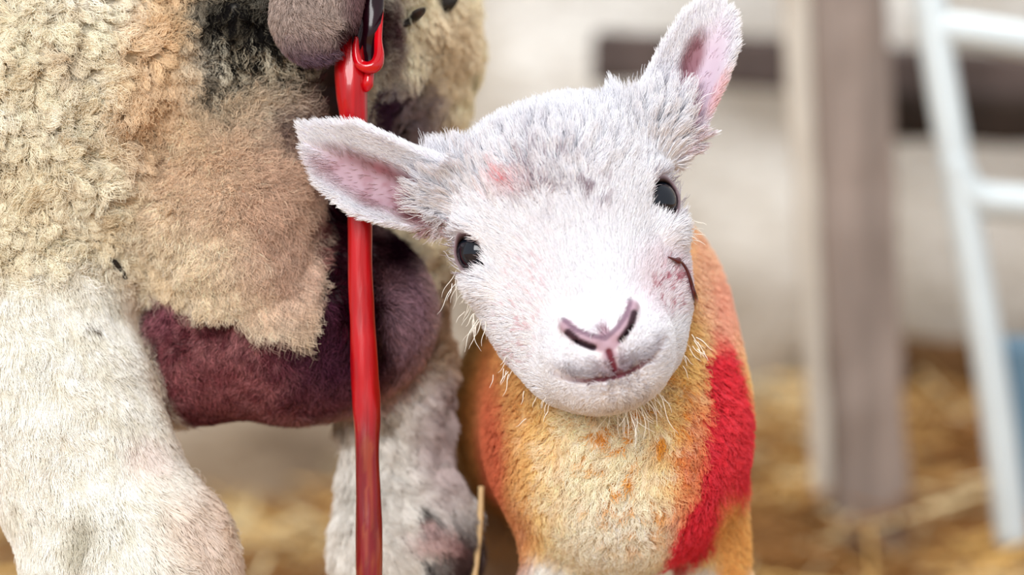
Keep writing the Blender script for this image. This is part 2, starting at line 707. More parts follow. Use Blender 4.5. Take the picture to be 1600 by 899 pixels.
a, b = W(1335, 178, bd - 0.01), W(2400, 222, bd - 0.01)  # dark strip added where the beam's shade falls
V, F = box_tilted(a, b, 0.04, 0.045, rough=0.005, seed=13, xdir=(0, 1, 0))
o = make_mesh('beam_shade_strip', V, F, wood('beam_shade_dark', (46, 36, 30), 0.35), smooth=False)
tag(o, 'blackish brown strip added as the shade just below the dark beam, right of the post', 'shade strip')

# dark board added for the straw shade at the foot of the wall
a, b = W(1330, 592, bd), W(2400, 625, bd)
V, F = box_tilted(a, b, 0.03, 0.085, rough=0.004, seed=15, xdir=(0, 1, 0))
o = make_mesh('straw_shade_board', V, F, wood('straw_shade_brown', (96, 68, 40), 0.35), smooth=False)
tag(o, 'dark brown strip added as straw shade along the wall foot between post and gate', 'board')

# galvanised gate
GAL = plain('galvanised_paint', (206, 216, 220), 0.42, 0.5, metallic=0.15, var=0.06, scale=14)
BLU = plain('blue_grey_paint', (92, 122, 142), 0.5, 0.4, var=0.12, scale=14)
gd = 2.15
gb = W(1572, 800, gd)
gate = empty('metal_gate', (gb[0], gb[1], 0))
tag(gate, 'pale galvanised tube gate standing at the right edge beyond the post', 'gate')


def gtube(name, pts, r, mat):
    p = smooth_path([W(x, y, gd + dz) for x, y, dz in pts], 40)
    V, F = tube(p, np.full(40, r), 18)
    return make_mesh(name, V, F, mat, gate)


gtube('gate_stile', [(1440, -90, 0), (1466, 90, 0), (1502, 310, 0), (1545, 560, 0), (1570, 745, 0), (1583, 850, 0)], 0.0128, GAL)
gtube('gate_rail', [(1462, 44, 0), (1530, 52, 0), (1620, 66, 0), (2400, 180, 0)], 0.0130, GAL)
gtube('gate_rail', [(1490, 250, 0.0), (1512, 300, 0.0), (1560, 316, 0.0), (1640, 322, 0), (2400, 395, 0)], 0.0135, GAL)
gtube('gate_rail', [(1548, 553, 0.03), (1600, 556, 0.03), (1680, 558, 0.03), (2400, 590, 0.03)], 0.0150, BLU)
gtube('gate_stile', [(2380, -20, 0), (2400, 300, 0), (2420, 600, 0), (2430, 820, 0)], 0.0128, GAL)
gtube('gate_brace', [(1582, 545, 0.03), (1588, 620, 0.03), (1592, 740, 0.03), (1594, 800, 0.03)], 0.0170, BLU)

# ------------------------------------------------------------------ the lamb
A0 = np.array((886.0, 352.0, 0.0), np.float32)            # between the eyes
RO = math.radians(16)
EX = np.array((math.cos(RO), -math.sin(RO), 0), np.float32)   # across the face
EY = np.array((math.sin(RO), math.cos(RO), 0), np.float32)    # down the face
EZ = np.array((0, 0, -1), np.float32)                          # towards the viewer


def H(p):
    d = p - A0
    return np.stack((d @ EX, d @ EY, d @ EZ), 1)


def Hq(a, b, c):
    return A0 + EX * a + EY * b + EZ * c


class Ear:
    def __init__(s, base, tip, wdir, lo, hi, cup, centre, half):
        s.B = np.asarray(base, np.float32)
        t = np.asarray(tip, np.float32) - s.B
        s.L = float(np.linalg.norm(t))
        s.l = t / s.L
        w = np.asarray(wdir, np.float32)
        w = w - s.l * (w @ s.l)
        s.w = w / np.linalg.norm(w)
        n = np.cross(s.l, s.w)
        s.n = n if n[2] < 0 else -n
        s.lo, s.hi, s.cup, s.centre, s.half = lo, hi, cup, centre, half

    def tun(s, p):
        d = p - s.B
        return (d @ s.l) / s.L, d @ s.w, d @ s.n

    def sheet(s, t, u):
        x = (u - s.centre) / s.half
        return s.cup * np.interp(t, [-.1, 0.15, .6, 1.0], [1.0, 1.0, .75, .25]) * (np.minimum(x * x, 1.6) - 0.5)

    def f(s, p):
        t, u, n = s.tun(p)
        hi = np.interp(t, s.hi[0], s.hi[1])
        lo = np.interp(t, s.lo[0], s.lo[1])
        th = np.interp(t, [0, .2, .8, 1], [15, 9, 6, 4])
        e = np.maximum(np.maximum(u - hi, -lo - u) * 0.85, (t - 1) * s.L)
        e = np.maximum(e, (-0.18 - t) * s.L)
        return smax((np.abs(n - s.sheet(t, u)) - th) * 0.6, e, 9)


ear_l = Ear((702, 300, 75), (464, 191, 30), (-.425, .907, 0),
            ([-.1, 0, .33, .68, .89, 1], [45, 50, 43, 43, 19, 2]),
            ([-.1, 0, .27, .5, .75, .89, 1], [55, 66, 88, 97, 78, 42, 4]), 34, 33, 55)
ear_r = Ear((1040, 200, 85), (1125, -24, 75), (.935, .353, -0.25),
            ([-.1, .1, .27, .545, .785, .87, 1], [70, 66, 52, 46, 37, 24, 3]),
            ([-.13, .1, .43, .69, .88, 1], [44, 62, 70, 68, 46, 3]), 30, 20, 52)


def f_face(p):
    q = H(p)
    f = ell(q, (5, -42, -70), (163, 116, 150))
    f = smin(f, ell(q, (0, 58, -70), (170, 150, 130)), 40)
    f = smin(f, ell(q, (2, 150, -55), (150, 128, 120)), 50)
    f = smin(f, ell(q, (0, 218, -20), (112, 72, 95)), 40)
    f = smin(f, cone(q, (2, -10, -5), (5, 175, 80), 92, 72), 70)
    f = smin(f, ell(q, (5, 205, 78), (92, 66, 82)), 45)
    f = smin(f, ell(q, (3, 246, 45), (82, 44, 80)), 30)
    for s in (-1, 1):
        f = smin(f, ell(q, (s * 132, -32, -22), (40, 26, 44)), 24)     # brow
        f = smin(f, ell(q, (s * 132, 48, -28), (44, 34, 46)), 24)      # cheek bone
    return f


def surf_c(a, b, f=f_face):
    c = np.arange(260, -150, -1.0)
    p = A0 + np.outer(np.full(len(c), a), EX) + np.outer(np.full(len(c), b), EY) + np.outer(c, EZ)
    v = f(p.astype(np.float32))
    i = np.argmax(v < 0)
    return float(c[i])


EYE = [np.array((s * 142.0, 2.0, -40.0)) for s in (-1, 1)]
EYE_N = [nrm(np.array((s * 0.50, -0.02, 0.86))) for s in (-1, 1)]
EYE_R = 36.0
for i_ in range(2):                                            # seat each eyeball on the face surface
    s_ = (-1, 1)[i_]
    EYE[i_][2] = surf_c(s_ * 150, 1) - 19
SL = [[(5 + s * 52, 158), (5 + s * 40, 176), (5 + s * 22, 190)] for s in (-1, 1)]
SL3 = [[(a, b, surf_c(a, b) + 1) for a, b in L] for L in SL]
PH = [(4, 203), (5, 224), (5, 243)]
PH3 = [(a, b, surf_c(a, b) + 1) for a, b in PH]
MO = [(-84, 214), (-62, 230), (-30, 240), (5, 244), (38, 240), (66, 229), (88, 210)]
MO3 = [(a, b, surf_c(a, b) + 1) for a, b in MO]


def cap3(q, pts, r):
    f = None
    for a, b in zip(pts[:-1], pts[1:]):
        g = cone(q, a, b, r, r)
        f = g if f is None else np.minimum(f, g)
    return f


def f_head(p):
    f = f_face(p)
    for e in (ear_l, ear_r):
        f = smin(f, e.f(p), 26)
    f = smin(f, cone(p, (748, 304, 70), (690, 302, 78), 48, 38), 26)       # ear roots
    f = smin(f, cone(p, (1005, 222, 75), (1045, 196, 85), 52, 38), 26)
    q = H(p)
    near = (q[:, 2] > -90) & (q[:, 2] < 230) & (np.abs(q[:, 0]) < 230) & (q[:, 1] > -80) & (q[:, 1] < 300)
    if near.any():
        g = f[near]
        k = q[near]
        # nose wings, then the nostril slits
        for s, L in zip((-1, 1), SL3):
            g = smin(g, cap3(k, [(x - s * 2, y - 10, z - 6) for x, y, z in L], 12), 12)
        for L in SL3:
            g = smax(g, -cap3(k, [(x, y, z - 2) for x, y, z in L], 4.6), 5)
        g = smax(g, -cap3(k, PH3, 3.6), 6)
        g = smax(g, -cap3(k, MO3[2:-2], 2.4), 7)
        for c, n in zip(EYE, EYE_N):
            d = k - c
            h = d @ n
            rad = np.sqrt(np.maximum((d * d).sum(1) - h * h, 0))
            lid = np.sqrt((rad - 33) ** 2 + (h - 16) ** 2) - 5.4
            g = smin(g, lid, 14)
            g = smax(g, -(np.sqrt((d * d).sum(1)) - (EYE_R + 0.3)), 3)
            g = smax(g, -np.maximum(rad - 27, -h), 4)
        f[near] = g
    return f


FEET_Y = 1768


def f_body(p):
    f = ell(p, C(968, 682, 330), (212, 226, 265))
    f = smin(f, ell(p, C(985, 545, 470), (172, 250, 270)), 90)
    f = smin(f, ell(p, C(884, 640, 980), (205, 235, 640)), 120)
    f = smin(f, cone(p, C(925, 330, 150), C(962, 600, 320), 118, 165), 60)
    for pts in ([(C(884, 780, 330), 60), (C(856, 930, 320), 40), (C(846, 1290, 300), 43), (C(846, 1640, 310), 32), (C(846, 1725, 290), 42)],
                [(C(1090, 780, 400), 76), (C(1122, 930, 420), 50), (C(1120, 1290, 380), 42), (C(1116, 1640, 340), 32), (C(1116, 1725, 320), 42)],
                [(C(800, 740, 1380), 120), (C(785, 1000, 1330), 70), (C(790, 1240, 1470), 44), (C(790, 1600, 1400), 32), (C(790, 1690, 1380), 40)],
                [(C(985, 740, 1400), 120), (C(1000, 1000, 1350), 70), (C(1000, 1240, 1490), 44), (C(1000, 1600, 1420), 32), (C(1000, 1690, 1400), 40)],
                [(C(895, 560, 1600), 40), (C(895, 700, 1680), 30), (C(895, 900, 1690), 20)]):
        f = smin(f, chain(p, pts, 20), 45)
    return f


def f_lamb(p):
    return smin(f_head(p), f_body(p), 30)


V, Q, N = mesh_sdf(f_lamb, axis((430, 1230, 3.0)), axis((-50, 680, 3.0), (680, 1800, 9)), axis((-200, 170, 3.0), (170, 470, 7), (470, 1900, 22)))
fh, fb = f_head(V), f_body(V)
isb = sstep(-6, 6, fh - fb)                                    # 1 on the body, 0 on the head
hq = H(V)
x, y = flat(V)


def lamb_colour(P, head_is, fine=True):
    """pigment, stains and some painted shade at points on the lamb"""
    k = H(P)
    u, v = flat(P)
    n1, n2 = noise(P, 26, 31, 3), noise(P, 9, 32, 2)
    # head
    hc = np.tile(lin(240, 240, 245), (len(P), 1))
    crown = blob(k[:, 0], k[:, 1], 5, -110, 120, 85, 0.5) * (k[:, 2] > -160)
    hc = paint(hc, crown * sstep(0.1, 0.8, 0.5 * n1 + 0.7 * n2) * 0.55, (168, 166, 176))
    st = blob(u, v, 865, 290, 85, 48, 0.6, 20)
    hc = paint(hc, st * sstep(0.3, 0.8, 0.4 * n1 + 0.8 * n2) * 0.7, (150, 116, 130))
    hc = paint(hc, blob(u, v, 905, 310, 50, 14, 0.6, 25) * sstep(-0.1, 0.6, n2) * 0.5, (130, 110, 125))
    hc = paint(hc, blob(u, v, 800, 292, 11, 7, 0.7) * 0.8, (214, 50, 64))
    hc = paint(hc, blob(u, v, 800, 300, 30, 18, 0.7) * 0.25, (225, 150, 155))
    hc = paint(hc, blob(u, v, 1047, 450, 32, 38, 0.5) * sstep(0.2, 0.6, n2) * 0.85, (170, 60, 85))
    hc = paint(hc, blob(u, v, 1035, 440, 45, 50, 0.6) * 0.25, (235, 190, 200))
    hc = paint(hc, blob(u, v, 815, 500, 36, 110, 0.5, 14) * sstep(0.35, 0.7, noise(P, 6, 34, 2)) * 0.4, (205, 120, 135))
    hc = paint(hc, blob(u, v, 745, 300, 60, 50, 0.5) * sstep(0.4, 0.8, n2) * 0.4, (190, 140, 130))
    # ears
    for e, big in ((ear_l, 1), (ear_r, 0)):
        t, w, n = e.tun(P)
        sh = e.sheet(t, w)
        inner = (n > sh - 1) & (head_is < 0.5) & (t < 1.05) & (t > -.15) & (np.abs(n - sh) < 26)
        if big:
            pk = blob(t, w, .40, 36, .40, 34, 0.35) * inner
            hc = paint(hc, pk * 0.85, (200, 168, 178))
            hc = paint(hc, pk * sstep(34, 6, w - 20 * sstep(0.3, .05, t)) * 0.9, (118, 62, 58))  # shadow in the upper ear fold, painted brown-red
            hc = paint(hc, pk * sstep(-0.2, 0.6, n1) * 0.6, (160, 96, 104))
            hc = paint(hc, blob(t, w, .12, 46, .16, 20, 0.5) * inner * 0.8, (150, 84, 88))
        else:
            pk = blob(t, w, .30, 28, .44, 32, 0.35) * inner
            hc = paint(hc, pk * 0.7, (222, 200, 216))
            hc = paint(hc, blob(t, w, .50, 4, .17, 16, 0.5) * inner * 0.85, (140, 72, 84))
            hc = paint(hc, blob(t, w, .10, 20, .17, 26, 0.5) * inner * (0.4 + 0.5 * sstep(-.2, .5, n2)), (165, 88, 98))
            hc = paint(hc, blob(t, w, .34, 64, .16, 10, 0.6) * inner * 0.5, (230, 160, 160))
    # eye rims
    for c, n in zip(EYE, EYE_N):
        d = k - c
        h = d @ n
        rr = np.sqrt(np.maximum((d * d).sum(1) - h * h, 0))
        on = (h > -6)
        hc = paint(hc, on * (1 - sstep(33, 42, rr)) * 0.9, (112, 78, 84))
        hc = paint(hc, on * (1 - sstep(29, 35, rr)), (50, 32, 36))
    # nose and mouth
    front = (k[:, 2] > 30)
    lip = ((k[:, 1] > 200) & front) * (1 - sstep(60, 92, np.abs(k[:, 0] - 5)))
    mouthy = np.interp(k[:, 0], [m[0] for m in MO], [m[1] for m in MO])
    hc = paint(hc, lip * sstep(38, 8, mouthy - k[:, 1]) * (k[:, 1] < mouthy + 3) * 0.75, (158, 150, 160))
    hc = paint(hc, front * sstep(34, 8, np.abs(k[:, 0] - 5)) * sstep(200, 212, k[:, 1]) * (k[:, 1] < mouthy) * 0.7, (150, 128, 138))
    for a0, a1 in ((-8, -12), (8, 10), (20, 27), (34, 45)):
        hc = paint(hc, front * (1 - sstep(1.5, 4.5, polydist(k[:, 0], k[:, 1], [(a0, 252), (a1, 286)]))) * 0.45, (150, 140, 146))
    pad = np.minimum.reduce([polydist(k[:, 0], k[:, 1], [(x0, y0 - 9) for x0, y0 in L] + [(5, 196)]) for L in SL])
    pad = np.minimum(pad, polydist(k[:, 0], k[:, 1], [(5, 178), (4, 206)]) + 1)
    hc = paint(hc, front * (1 - sstep(7, 17, pad)), (174, 146, 160))
    sl = np.minimum.reduce([polydist(k[:, 0], k[:, 1], [(x0, y0) for x0, y0 in L]) for L in SL])
    hc = paint(hc, front * (1 - sstep(3, 8, sl)), (52, 26, 38))
    ot = np.minimum.reduce([polydist(k[:, 0], k[:, 1], [(x0, y0 - 19) for x0, y0 in L] + [(5, 182)]) for L in SL])
    hc = paint(hc, front * (1 - sstep(2, 6, ot)) * 0.75, (92, 62, 84))
    ph = polydist(k[:, 0], k[:, 1], PH)
    hc = paint(hc, front * (1 - sstep(3, 7, ph)), (104, 40, 54))
    mo = polydist(k[:, 0], k[:, 1], MO)
    w = 1 - sstep(25, 80, np.abs(k[:, 0] - 5))
    hc = paint(hc, front * (1 - sstep(2.5, 6.5, mo)) * (0.3 + 0.65 * w), (104, 48, 62))
    # body coat: orange and yellow raddle, red stripe
    bc = np.tile(lin(248, 212, 146), (len(P), 1))
    bc = paint(bc, sstep(-0.2, 0.6, n1) * 0.7, (250, 214, 146))
    bc = paint(bc, blob(u, v, 945, 740, 80, 170, 0.5, 6) * 0.85, (254, 245, 222))
    bc = paint(bc, blob(u, v, 975, 850, 85, 80, 0.6) * 0.9, (252, 247, 232))
    bc = paint(bc, sstep(0.1, 0.6, noise(P, 20, 37, 3)) * 0.55 * blob(u, v, 960, 740, 150, 180, 0.5), (252, 244, 226))
    bc = paint(bc, sstep(0.25, 0.6, noise(P, 15, 38, 3)) * 0.9 * blob(u, v, 1000, 690, 110, 150, 0.6), (232, 160, 44))
    bc = paint(bc, sstep(855, 770, u) * 0.85, (216, 146, 84))
    bc = paint(bc, blob(u, v, 775, 700, 22, 120, 0.6) * 0.8, (216, 108, 84))
    bc = paint(bc, blob(u, v, 1115, 420, 50, 130, 0.5, -10) * 0.9, (248, 204, 178))
    bc = paint(bc, blob(u, v, 1125, 500, 22, 90, 0.6) * 0.45, (244, 168, 152))
    red = 1 - sstep(0.7, 1.15, np.abs(u - np.interp(v, [500, 560, 650, 740, 800, 860, 900], [1112, 1122, 1138, 1136, 1112, 1075, 1040]))
                    / np.interp(v, [500, 560, 650, 740, 800, 860, 900], [6, 24, 40, 44, 40, 30, 20]) + 0.12 * n1)
    red = red * sstep(500, 560, v) * sstep(920, 880, v) * sstep(760, 640, P[:, 2])
    bc = paint(bc, blob(u, v, 1085, 740, 30, 130, 0.7, 8) * 0.6, (232, 110, 84))
    bc = paint(bc, red * 0.95, (232, 50, 76))
    bc = paint(bc, (red > .5) * sstep(0.1, 0.7, n2) * 0.5, (244, 92, 108))
    bc = paint(bc, blob(u, v, 848, 905, 36, 40, 0.5), (240, 234, 226))
    legs = sstep(865, 900, v)
    bc = paint(bc, legs * (1 - blob(u, v, 970, 870, 90, 60, .3)), (240, 236, 230))
    bc = paint(bc, blob(u, v, 1142, 850, 26, 75, 0.4), (242, 190, 116))
    bc = paint(bc, blob(u, v, 795, 850, 36, 80, .5) * 0.6, (200, 110, 80))
    bc = paint(bc, sstep(560, 760, P[:, 2]) * sstep(900, 820, u) * 0.9, (124, 94, 56))  # shade on the rear flank painted in as dark brown
    bc = paint(bc, sstep(1650, 1690, P[:, 1]), (60, 52, 46))
    return hc + (bc - hc) * head_is[:, None]


vc = lamb_colour(V, isb)
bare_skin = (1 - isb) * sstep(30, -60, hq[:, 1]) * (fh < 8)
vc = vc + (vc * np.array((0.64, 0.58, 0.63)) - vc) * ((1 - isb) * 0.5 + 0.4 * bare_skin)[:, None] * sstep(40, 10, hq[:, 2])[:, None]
# skin under the fur is a little pinker where the crown fur parts
bump = isb * (V[:, 1] < 1000) * (5 * np.abs(noise(V, 26, 72, 2)) + 4 * noise(V, 60, 73, 2) - 2)
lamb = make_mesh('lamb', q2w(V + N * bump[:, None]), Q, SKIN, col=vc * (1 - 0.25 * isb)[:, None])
foot = q2w(np.array([C(980, FEET_Y, 320)]))[0]
set_origin(lamb, (foot[0], foot[1], 0))
tag(lamb, 'newborn white-faced lamb in orange-stained coat with red stripe, looking at us beside the ewe', 'lamb')

# hair lengths and directions on the lamb
vis = sstep(0.55, -0.1, N[:, 2])                                # far sides of the animal need fewer strands
padd = np.minimum.reduce([polydist(hq[:, 0], hq[:, 1], [(x0, y0 - 8) for x0, y0 in L] + [(5, 196), (4, 206)]) for L in SL])
lipd = polydist(hq[:, 0], hq[:, 1], PH)
front = hq[:, 2] > 30
bare = np.where(front, np.minimum(sstep(12, 24, padd), sstep(4, 9, lipd)), 1.0)
for c, n_ in zip(EYE, EYE_N):
    d = hq - c
    h = d @ n_
    rr = np.sqrt(np.maximum((d * d).sum(1) - h * h, 0))
    bare = np.where((h > -8) & (rr < 60), bare * sstep(34, 43, rr), bare)
mouth_v = polydist(hq[:, 0], hq[:, 1], MO)
bare = np.where(front, bare * sstep(2, 7, mouth_v), bare)
wh = (1 - isb) * bare * (0.15 + 0.85 * vis)
innr = np.zeros(len(V))
for e in (ear_l, ear_r):
    t, u_, n_ = e.tun(V)
    sh = e.sheet(t, u_)
    pk = blob(t, u_, .36, 30, .42, 34, 0.3) * (n_ > sh - 1) * (np.abs(n_ - sh) < 26) * (fh < 6)
    innr = np.maximum(innr, pk)
wh = wh * (1 - 0.96 * innr)
P, n, t3, w3 = roots(V, Q, N, 105000, wh, 1)
k = H(P)
nose = Hq(5, 190, 60)
comb = nrm(P - nose)
comb = comb + np.array((0, -0.25, 0.35))
L = 17 + 9 * sstep(150, 0, k[:, 1]) + 26 * sstep(-30, -130, k[:, 1])
lift = 0.24 + 0.62 * sstep(-20, -120, k[:, 1])
comb = comb + sstep(-40, -130, k[:, 1])[:, None] * np.array((0, -1.6, -0.6))
chin = sstep(255, 300, k[:, 1])
L = L + 10 * chin
comb = comb + chin[:, None] * np.array((0, 1.5, 0))
sidec = sstep(120, 165, np.abs(k[:, 0])) * (k[:, 1] > -40)
L = L + 5 * sidec
comb = comb + sidec[:, None] * np.array((0, 0.7, 0.2))
L = np.where((k[:, 2] > 40) & (k[:, 1] > 120), np.minimum(L, 14 + 8 * chin), L)
for e, sgn in ((ear_l, -1), (ear_r, 1)):
    t, u_, n_ = e.tun(P)
    on = (np.abs(n_ - e.sheet(t, u_)) < 24) & (t > 0.05) & (t < 1.1) & (u_ > -110) & (u_ < 120)
    comb = np.where(on[:, None], e.l * 1.0 + np.sign(u_ - 25)[:, None] * e.w * 0.5, comb)
    L = np.where(on, 13, L)
    onear = on if e is ear_l else (on | onear)
    lift = np.where(on, 0.3, lift)
col = lamb_colour(P, np.zeros(len(P)))
crownm = sstep(-10, -110, k[:, 1])
onear = onear & (f_face(P.astype(np.float32)) > 26)
make_fur('ear_fur', lamb, P[onear], n[onear], comb[onear], L[onear], lift[onear], col[onear], FUR, pts=5, radius=0.55,
         clump=0.3, cell=7, curl=0.05, jitter=0.18, seed=5, wander=0.2)
P, n, comb, L, lift, col, crownm, k = [z[~onear] for z in (P, n, comb, L, lift, col, crownm, k)]
sel = crownm > 0.35
o1 = make_fur('face_fur', lamb, P[~sel], n[~sel], comb[~sel], L[~sel], lift[~sel], col[~sel], FUR, pts=5, radius=0.62,
              clump=0.6, cell=9, curl=0.08, jitter=0.25, seed=3, wander=0.4)
o2 = make_fur('crown_fur', lamb, P[sel], n[sel], comb[sel], L[sel] * 1.1, lift[sel], lamb_colour(P[sel] + np.random.default_rng(5).normal(0, 5, (int(sel.sum()), 3)) + np.array((0, -6, 0)), np.zeros(int(sel.sum()))), FUR, pts=6, radius=0.66,
              clump=0.8, cell=21, curl=0.12, jitter=0.42, seed=4, wander=1.4)

# tight coat on the body
wb = isb * (0.12 + 0.88 * vis) * np.where(V[:, 2] > 700, 0.25, 1.0) * np.where(V[:, 1] > 950, 0.12, 1.0)
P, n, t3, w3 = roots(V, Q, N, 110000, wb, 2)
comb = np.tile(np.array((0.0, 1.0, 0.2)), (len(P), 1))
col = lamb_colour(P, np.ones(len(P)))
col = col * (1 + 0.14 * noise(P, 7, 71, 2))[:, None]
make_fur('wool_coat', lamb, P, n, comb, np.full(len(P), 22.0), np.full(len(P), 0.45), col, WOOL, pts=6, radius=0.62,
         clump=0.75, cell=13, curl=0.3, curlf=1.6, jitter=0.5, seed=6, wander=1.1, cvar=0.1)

# wisps at chin and cheeks
rw = np.random.default_rng(77)
WP, WN, WC, WL = [], [], [], []
for (a, b, c_, m, ln, dx) in ((12, 290, 20, 30, 58, (0.25, 1, -0.2)), (42, 284, 20, 24, 45, (0.5, 1, -0.1)), (-172, 92, -50, 22, 40, (-0.25, 1, 0)),
                              (-150, 190, -30, 8, 28, (-0.5, 1, 0)), (-120, 250, -20, 8, 28, (-0.3, 1, 0)),
                              (172, 60, -50, 30, 30, (0.8, 0.2, 0)), (-176, 40, -60, 26, 38, (-0.3, 1, 0)), (130, 235, -10, 14, 26, (0.6, 1, 0))):
    for _ in range(m):
        aa, bb = a + rw.normal(0, 14), b + rw.normal(0, 12)
        WP.append(Hq(aa, bb, c_ + rw.normal(0, 12)))
        WN.append((0, 0, -1))
        WC.append(np.array(dx) + rw.normal(0, 0.25, 3))
        WL.append(ln * rw.uniform(0.5, 1.2))
WP, WN, WC, WL = [np.array(z, float) for z in (WP, WN, WC, WL)]
make_fur('chin_wisp', lamb, WP, WN, WC, WL, np.full(len(WP), 0.06), np.tile(lin(250, 246, 236), (len(WP), 1)), FUR, pts=8, radius=0.6,
         clump=0.5, cell=12, curl=0.13, curlf=0.7, jitter=0.1, seed=8)

# eyes: dark, wet
EYEM, nt, b = new_mat('wet_dark_eye')
b.inputs['Base Color'].default_value = (0.006, 0.008, 0.014, 1)
b.inputs['Roughness'].default_value = 0.09
b.inputs['Specular IOR Level'].default_value = 0.3
b.inputs['Coat Weight'].default_value = 0.3
b.inputs['Coat Roughness'].default_value = 0.02


def uv_sphere(c, r, nu=32, nv=20):
    V, F = [], []
    for i in range(nv + 1):
        th = math.pi * i / nv
        for j in range(nu):
            ph_ = 2 * math.pi * j / nu
            V.append((math.sin(th) * math.cos(ph_), math.sin(th) * math.sin(ph_), math.cos(th)))
    for i in range(nv):
        for j in range(nu):
            a, b_ = i * nu + j, i * nu + (j + 1) % nu
            F.append((a, a + nu, b_ + nu, b_))
    return np.array(V) * np.asarray(r) + np.asarray(c), F


for c in EYE:
    V_, F_ = uv_sphere((0, 0, 0), EYE_R)
    cq = Hq(*c)
    make_mesh('eye', q2w(V_ + cq), F_, EYEM, lamb)

# clots on the lamb
BLOOD = plain('wet_blood', (96, 6, 16), 0.16, 0.6, coat=0.8, var=0.25, scale=60)
DRIED = plain('dried_blood', (74, 12, 20), 0.3, 0.5, coat=0.4, var=0.3, scale=80)


def on_head(px, py, out=3.0, f=f_lamb):
    z = np.arange(-260, 300, 1.0)
    k_ = 1 + z / FPX
    pts = np.stack((800 + (px - 800) * k_, 449.5 + (py - 449.5) * k_, z), 1).astype(np.float32)
    v = f(pts)
    i = int(np.argmax(v < 0))
    p = pts[i]
    g, _ = grad(f, p[None].astype(np.float32))
    return p + g[0] * out


pth = smooth_path([on_head(px, py, 10) for px, py in ((1036, 404), (1048, 409), (1056, 412), (1064, 424), (1071, 445), (1076, 465), (1078, 478))], 36)
rd = np.interp(np.linspace(0, 1, 36), [0, .15, .22, .32, .5, .75, .9, 1], [1.2, 3.2, 6.5, 2.0, 2.2, 3.0, 5.0, 2.0]) * S
V_, F_ = tube(q2w(pth), rd, 10, 0.25, 5)
o = make_mesh('blood_streak', V_, F_, DRIED, lamb)
pth = smooth_path([on_head(px, py, 16) for px, py in ((970, 190), (972, 182), (979, 181), (984, 188), (992, 194))], 24)
V_, F_ = tube(q2w(pth), np.interp(np.linspace(0, 1, 24), [0, .3, .7, 1], [2.5, 4, 3.4, 1.2]) * S, 8, 0.25, 6)
o = make_mesh('blood_clot', V_, F_, DRIED, lamb)

# ------------------------------------------------------------------ the ewe


def f_ewe(p):
    f = ell(p, C(60, 110, 340), (345, 440, 310))                      # left buttock and thigh
    f = smin(f, ell(p, C(420, 20, 410), (270, 290, 300)), 90)         # seat under the tail
    f = smin(f, ell(p, C(368, 350, 332), (166, 232, 226)), 70)        # woolly twist above the udder
    f = smin(f, ell(p, C(622, 60, 700), (140, 250, 300)), 80)         # right thigh, turned away
    f = smin(f, chain(p, [(C(10, 330, 260), 170), (C(92, 650, 190), 142), (C(212, 900, 170), 152), (C(275, 1060, 190), 118),
                          (C(250, 1180, 190), 70), (C(235, 1560, 190), 58), (C(230, 1690, 165), 66)], 60), 60)
    ud = ell(p, C(450, 492, 360), (243, 178, 205))
    ud = smin(ud, ell(p, C(300, 560, 350), (110, 108, 150)), 50)
    f = smin(f, ud, 26)
    f = smin(f, chain(p, [(C(626, 330, 560), 80), (C(617, 640, 470), 82), (C(628, 840, 450), 108), (C(650, 960, 480), 88),
                          (C(650, 1160, 480), 62), (C(650, 1520, 480), 54), (C(650, 1650, 460), 62)], 50), 40)
    f = smin(f, chain(p, [(C(520, -300, 130), 84), (C(505, -80, 70), 76), (C(492, 24, 62), 68)], 30), 26)   # docked tail
    f = smin(f, ell(p, C(-330, -40, 1350), (560, 560, 1250)), 200)    # barrel
    for pts in ([(C(-620, 400, 2100), 170), (C(-640, 900, 2100), 90), (C(-640, 1500, 2100), 60)],
                [(C(-250, 400, 2200), 170), (C(-250, 900, 2200), 90), (C(-250, 1480, 2200), 60)],
                [(C(-520, -250, 2500), 260), (C(-640, -560, 2900), 170), (C(-720, -480, 3150), 110)]):
        f = smin(f, chain(p, pts, 40), 80)
    # the wet cleft that runs down behind the cord
    xx = np.interp(p[:, 1], [-60, 120, 300, 480, 640], [585, 520, 520, 560, 600])
    dd = np.sqrt((p[:, 0] - xx) ** 2 + (0.35 * (p[:, 2] - 150)) ** 2) - np.interp(p[:, 1], [60, 120, 330, 430, 520], [4, 24, 34, 22, -30])
    f = np.where((p[:, 1] > 20) & (p[:, 1] < 620) & (p[:, 2] < 420), smax(f, -dd, 40), f)
    return f


VE, QE, NE = mesh_sdf(f_ewe, axis((-1300, -80, 30), (-80, 800, 4.5)), axis((-900, -200, 25), (-200, 960, 4.5), (960, 1780, 13)),
                      axis((-40, 560, 4.5), (560, 1000, 11), (1000, 3400, 40)))


